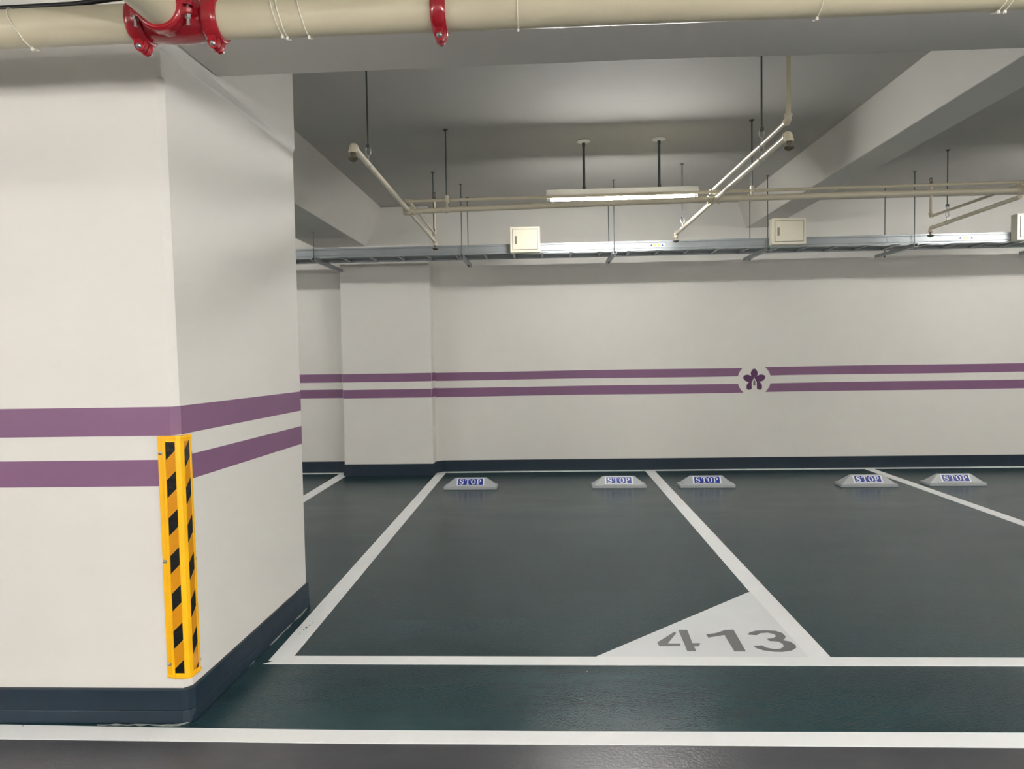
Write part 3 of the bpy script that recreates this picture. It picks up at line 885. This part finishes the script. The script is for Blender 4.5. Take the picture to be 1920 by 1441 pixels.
# cross mains
root = thing('sprinkler_pipe', 'thicker lower cross pipe running the width of the bays behind the lamp', 'pipe', (-1.06, 5.53, 2.53))
b = MB(); b.path([(-1.03, 5.53, 2.532), (-.64, 5.53, 2.540), (1.31, 5.53, 2.567), (2.5, 5.53, 2.572), (7.5, 5.53, 2.572)], [.0205, .0205, .0225, .0235, .0235], seg=22)
b.build('pipe', M['pipe_small'], root)
for x, z in ((-1.03, 2.532), (1.31, 2.562), (3.6, 2.572)):
    b = MB(); b.tube((x - .045, 5.53, z), (x + .045, 5.53, z + .001), .028, 20)
    b.tube((x, 5.49, z), (x, 5.57, z), .024, 18); b.tube((x - .045, 5.53, z), (x - .034, 5.53, z), .031, 20); b.tube((x + .034, 5.53, z), (x + .045, 5.53, z), .031, 20)
    b.build('tee', M['pipe_small'], root)
root = thing('sprinkler_pipe', 'thinner upper cross pipe running parallel above the thicker one', 'pipe', (-1.06, 5.53, 2.61))
b = MB(); b.tube((-1.03, 5.53, 2.612), (7.5, 5.53, 2.648), .0115, 18); b.build('pipe', M['pipe_small'], root)
for x, z in ((-1.03, 2.612), (1.31, 2.622), (3.6, 2.632)):
    b = MB(); b.tube((x - .028, 5.53, z), (x + .028, 5.53, z), .016, 18); b.tube((x, 5.505, z), (x, 5.555, z), .0145, 16); b.build('tee', M['pipe_small'], root)


# ------------------------------------------------------------------ pipe hangers
def hanger(x, y, ztop, zring, pipes, lab, group='pipe hangers'):
    """threaded rod from the ceiling with a pear-shaped link over each pipe (z, r)"""
    root = thing('pipe_hanger', lab, 'pipe hanger', (x, y, ztop), group)
    b = MB(); b.tube((x, y, ztop), (x, y, zring), .0052, 12); b.build('rod', M['rod'], root)
    b = MB(); b.lathe([(0, .020), (.004, .020), (.005, .010), (.012, .009)], (x, y, ztop), (0, 0, -1), 14); b.build('anchor', M['rod'], root)
    b = MB(); b.box(x - .011, x + .011, y - .010, y + .010, zring - .010, zring + .012)
    b.build('nut', M['rod'], root)
    last = zring
    for z, rr in pipes:
        b = MB(); top = last; mid = (top + z) / 2
        hgt = top - (z + rr)
        lk = max(.015, hgt * .62)
        # swivel link
        pts = [(x + .015 * math.sin(a), y, top - lk / 2 - (lk / 2) * math.cos(a)) for a in [2 * PI * i / 18 for i in range(18)]]
        b.path(pts, .0032, seg=7, closed=True)
        b.tube((x, y, top - lk), (x, y, z + rr + .001), .0045, 8)
        b.path([(x + (rr + .002) * math.cos(a), y, z + (rr + .002) * math.sin(a)) for a in [2 * PI * i / 22 for i in range(22)]], .0030, seg=7, closed=True)
        b.build('loop', M['zinc'], root)
        last = z - rr
    return root


hanger(-1.03, 4.25, CZ, 2.665, [(2.559, .0165)], 'dark rod hanger holding the near end of the left lower sprinkler pipe')
hanger(-1.03, 6.78, CZ, 2.60, [(2.509, .0165)], 'rod hanger holding the far end of the left sprinkler pipes')
hanger(1.31, 4.33, CZ, 2.715, [(2.627, .0115), (2.547, .0165)], 'dark rod hanger holding both right sprinkler pipes near the front beam')
hanger(1.31, 6.74, CZ, 2.655, [(2.558, .0165)], 'thin rod hanger holding the far end of the right lower pipe')
hanger(3.6, 6.53, CZ, 2.665, [(2.619, .0115), (2.516, .0165)], 'rod hanger holding the two pipes at the far right')


def clamp_hanger(x, lab, zu, zl):
    root = thing('pipe_hanger', lab, 'pipe hanger', (x, 5.53, CZ), 'cross pipe hangers')
    b = MB(); b.tube((x, 5.53, CZ), (x, 5.53, zu + .03), .0052, 12); b.build('rod', M['rod'], root)
    b = MB(); b.lathe([(0, .020), (.004, .020), (.005, .010), (.012, .009)], (x, 5.53, CZ), (0, 0, -1), 14); b.build('anchor', M['rod'], root)
    b = MB(); b.box(x - .013, x + .013, 5.510, 5.550, zu - .018, zu + .034); b.build('bracket', M['pipe_small'], root, bevel=0.003)
    b = MB(); b.tube((x, 5.53, zu - .018), (x, 5.53, zl + .02), .006, 10); b.tube((x - .012, 5.53, zl), (x + .012, 5.53, zl + .0005), .0255, 20); b.build('lower_clamp', M['pipe_small'], root)


clamp_hanger(-.735, 'rod hanger clamping both cross pipes at the left', 2.613, 2.538)
clamp_hanger(1.60, 'rod hanger clamping both cross pipes right of the lit lamp', 2.623, 2.568)
clamp_hanger(4.6, 'rod hanger clamping both cross pipes at the far right', 2.636, 2.573)


# ------------------------------------------------------------------ cable tray
TY0, TY1, TZ0, TZ1 = 7.31, 7.75, 2.443, 2.539
root = thing('cable_tray', 'long galvanized steel ladder cable tray hanging in front of the back wall', 'cable tray', (1.0, TY0, TZ0))


def rail(y, sgn, name):
    b = MB(); x0, x1 = -6.0, 8.0
    t = .003; fl = .018
    prof = [(y, TZ0), (y + sgn * fl, TZ0), (y + sgn * fl, TZ0 + t), (y + sgn * t, TZ0 + t + .002), (y + sgn * t, TZ0 + .018), (y - sgn * .002 + sgn * t, TZ0 + .022), (y + sgn * t - sgn * .002, TZ1 - .022), (y + sgn * t, TZ1 - .018),
            (y + sgn * t, TZ1 - t), (y + sgn * fl, TZ1 - t), (y + sgn * fl, TZ1), (y, TZ1), (y, TZ1 - .016), (y - sgn * .002, TZ1 - .022), (y - sgn * .002, TZ0 + .022), (y, TZ0 + .016)]
    b.hexa([(x0, py, pz) for py, pz in prof], [(x1, py, pz) for py, pz in prof])
    return b.build(name, M['galv'], root)


rail(TY0, 1, 'side_rail'); rail(TY1, -1, 'side_rail')
k = 0
x = -3.9
while x < 7.6:
    b = MB(); b.box(x - .011, x + .011, TY0 + .004, TY1 - .004, TZ0 + .006, TZ0 + .028)
    b.build('rung', M['galv'], root)
    x += .30
for xs in (-2.02, .702, 3.50):      # joint plates
    b = MB(); b.box(xs - .06, xs + .06, TY0 - .0045, TY0 - .0005, TZ0 + .024, TZ1 - .022); b.build('splice_plate', M['galv'], root, bevel=0.001)
for xs in (1.16, 4.21):   # small tags with four signs each
    b = MB(); b.box(xs - .085, xs + .085, TY0 - .0062, TY0 - .0047, TZ0 + .030, TZ1 - .030)
    lb = b.build('warning_tag', M['sign_white'], root)
    for j in range(4):
        b = MB(); cx = xs - .055 + j * .037; cz = TZ0 + .050
        b.hexa([(cx - .013, TY0 - .0062, cz - .012), (cx + .013, TY0 - .0062, cz - .012), (cx, TY0 - .0062, cz + .013)], [(cx - .013, TY0 - .0070, cz - .012), (cx + .013, TY0 - .0070, cz - .012), (cx, TY0 - .0070, cz + .013)])
        sg = b.build('warning_sign', M['tag_yellow'] if j in (1, 2) else M['tag_blue'], lb)


def trapeze(x, lab, near_top=CZ, full=True, ynear=7.285, yfar=7.90, yend=8.09, dx=0.0):
    root = thing('tray_hanger', lab, 'tray hanger', (x, ynear, TZ0), 'cable tray hangers')
    # upturned channel under the tray
    b = MB()
    y0 = ynear - .03
    prof = [(-.020, -.036), (.020, -.036), (.020, -.002), (.016, -.002), (.016, -.032), (-.016, -.032), (-.016, -.002), (-.020, -.002)]
    b.hexa([(x + px, y0, TZ0 + pz) for px, pz in prof], [(x + dx + px, yend, TZ0 + pz) for px, pz in prof])
    b.build('support_channel', M['galv'], root)
    b = MB(); b.tube((x, ynear, near_top), (x, ynear, TZ0 - .055), .0048, 10); b.lathe([(0, .011), (.009, .011)], (x, ynear, TZ0 - .046), (0, 0, 1), 6)
    b.lathe([(0, .016), (.004, .016), (.005, .008)], (x, ynear, near_top), (0, 0, -1), 12)
    b.build('rod', M['rod'], root)
    if full:
        b = MB(); b.tube((x, yfar, CZ), (x, yfar, TZ0 - .055), .0048, 10); b.lathe([(0, .011), (.009, .011)], (x, yfar, TZ0 - .046), (0, 0, 1), 6)
        b.lathe([(0, .016), (.004, .016), (.005, .008)], (x, yfar, CZ), (0, 0, -1), 12)
        b.build('rod', M['rod'], root)


trapeze(-2.36, 'short strut and rod carrying the tray under the left beam', near_top=2.70, full=False, yend=8.27)
trapeze(-.822, 'rod pair and cross channel carrying the tray left of the first cream box')
trapeze(.730, 'rod pair and cross channel carrying the tray below the lamp')
trapeze(2.262, 'rod pair and cross channel carrying the tray beside the second cream box')
trapeze(3.700, 'rod pair and wide cross channel carrying the tray at the far right')
trapeze(5.25, 'rod pair and cross channel carrying the tray beyond the right edge')


def tray_box(x0, x1, z0, z1, yf, lab):
    root = thing('junction_box', lab, 'junction box', ((x0 + x1) / 2, yf, z0), 'cream boxes on the cable tray')
    b = MB(); b.box(x0, x1, yf, TY0 - .007, z0, z1); b.build('body', M['cream'], root, bevel=0.003)
    g = .024
    b = MB(); b.box(x0 + g, x1 - g, yf - .0012, yf - .0002, z0 + g, z1 - g); b.build('door_seam', M['gap'], root)
    b = MB(); b.box(x0 + g + .004, x1 - g - .004, yf - .006, yf - .001, z0 + g + .004, z1 - g - .004)
    dr = b.build('door', M['cream'], root, bevel=0.002)
    zc = (z0 + z1) / 2 - .005
    b = MB(); b.box(x0 + .048, x0 + .070, yf - .0085, yf - .006, zc - .040, zc + .040); b.build('latch', M['latch'], dr, bevel=0.001)


tray_box(-.323, -.021, 2.436, 2.692, 7.20, 'cream metal box with a small door on the tray, left of the lamp')
tray_box(2.280, 2.612, 2.455, 2.712, 7.20, 'cream metal box with a small door on the tray below the right beam')
tray_box(4.640, 4.960, 2.445, 2.700, 7.20, 'cream metal box at the right edge of the photo')
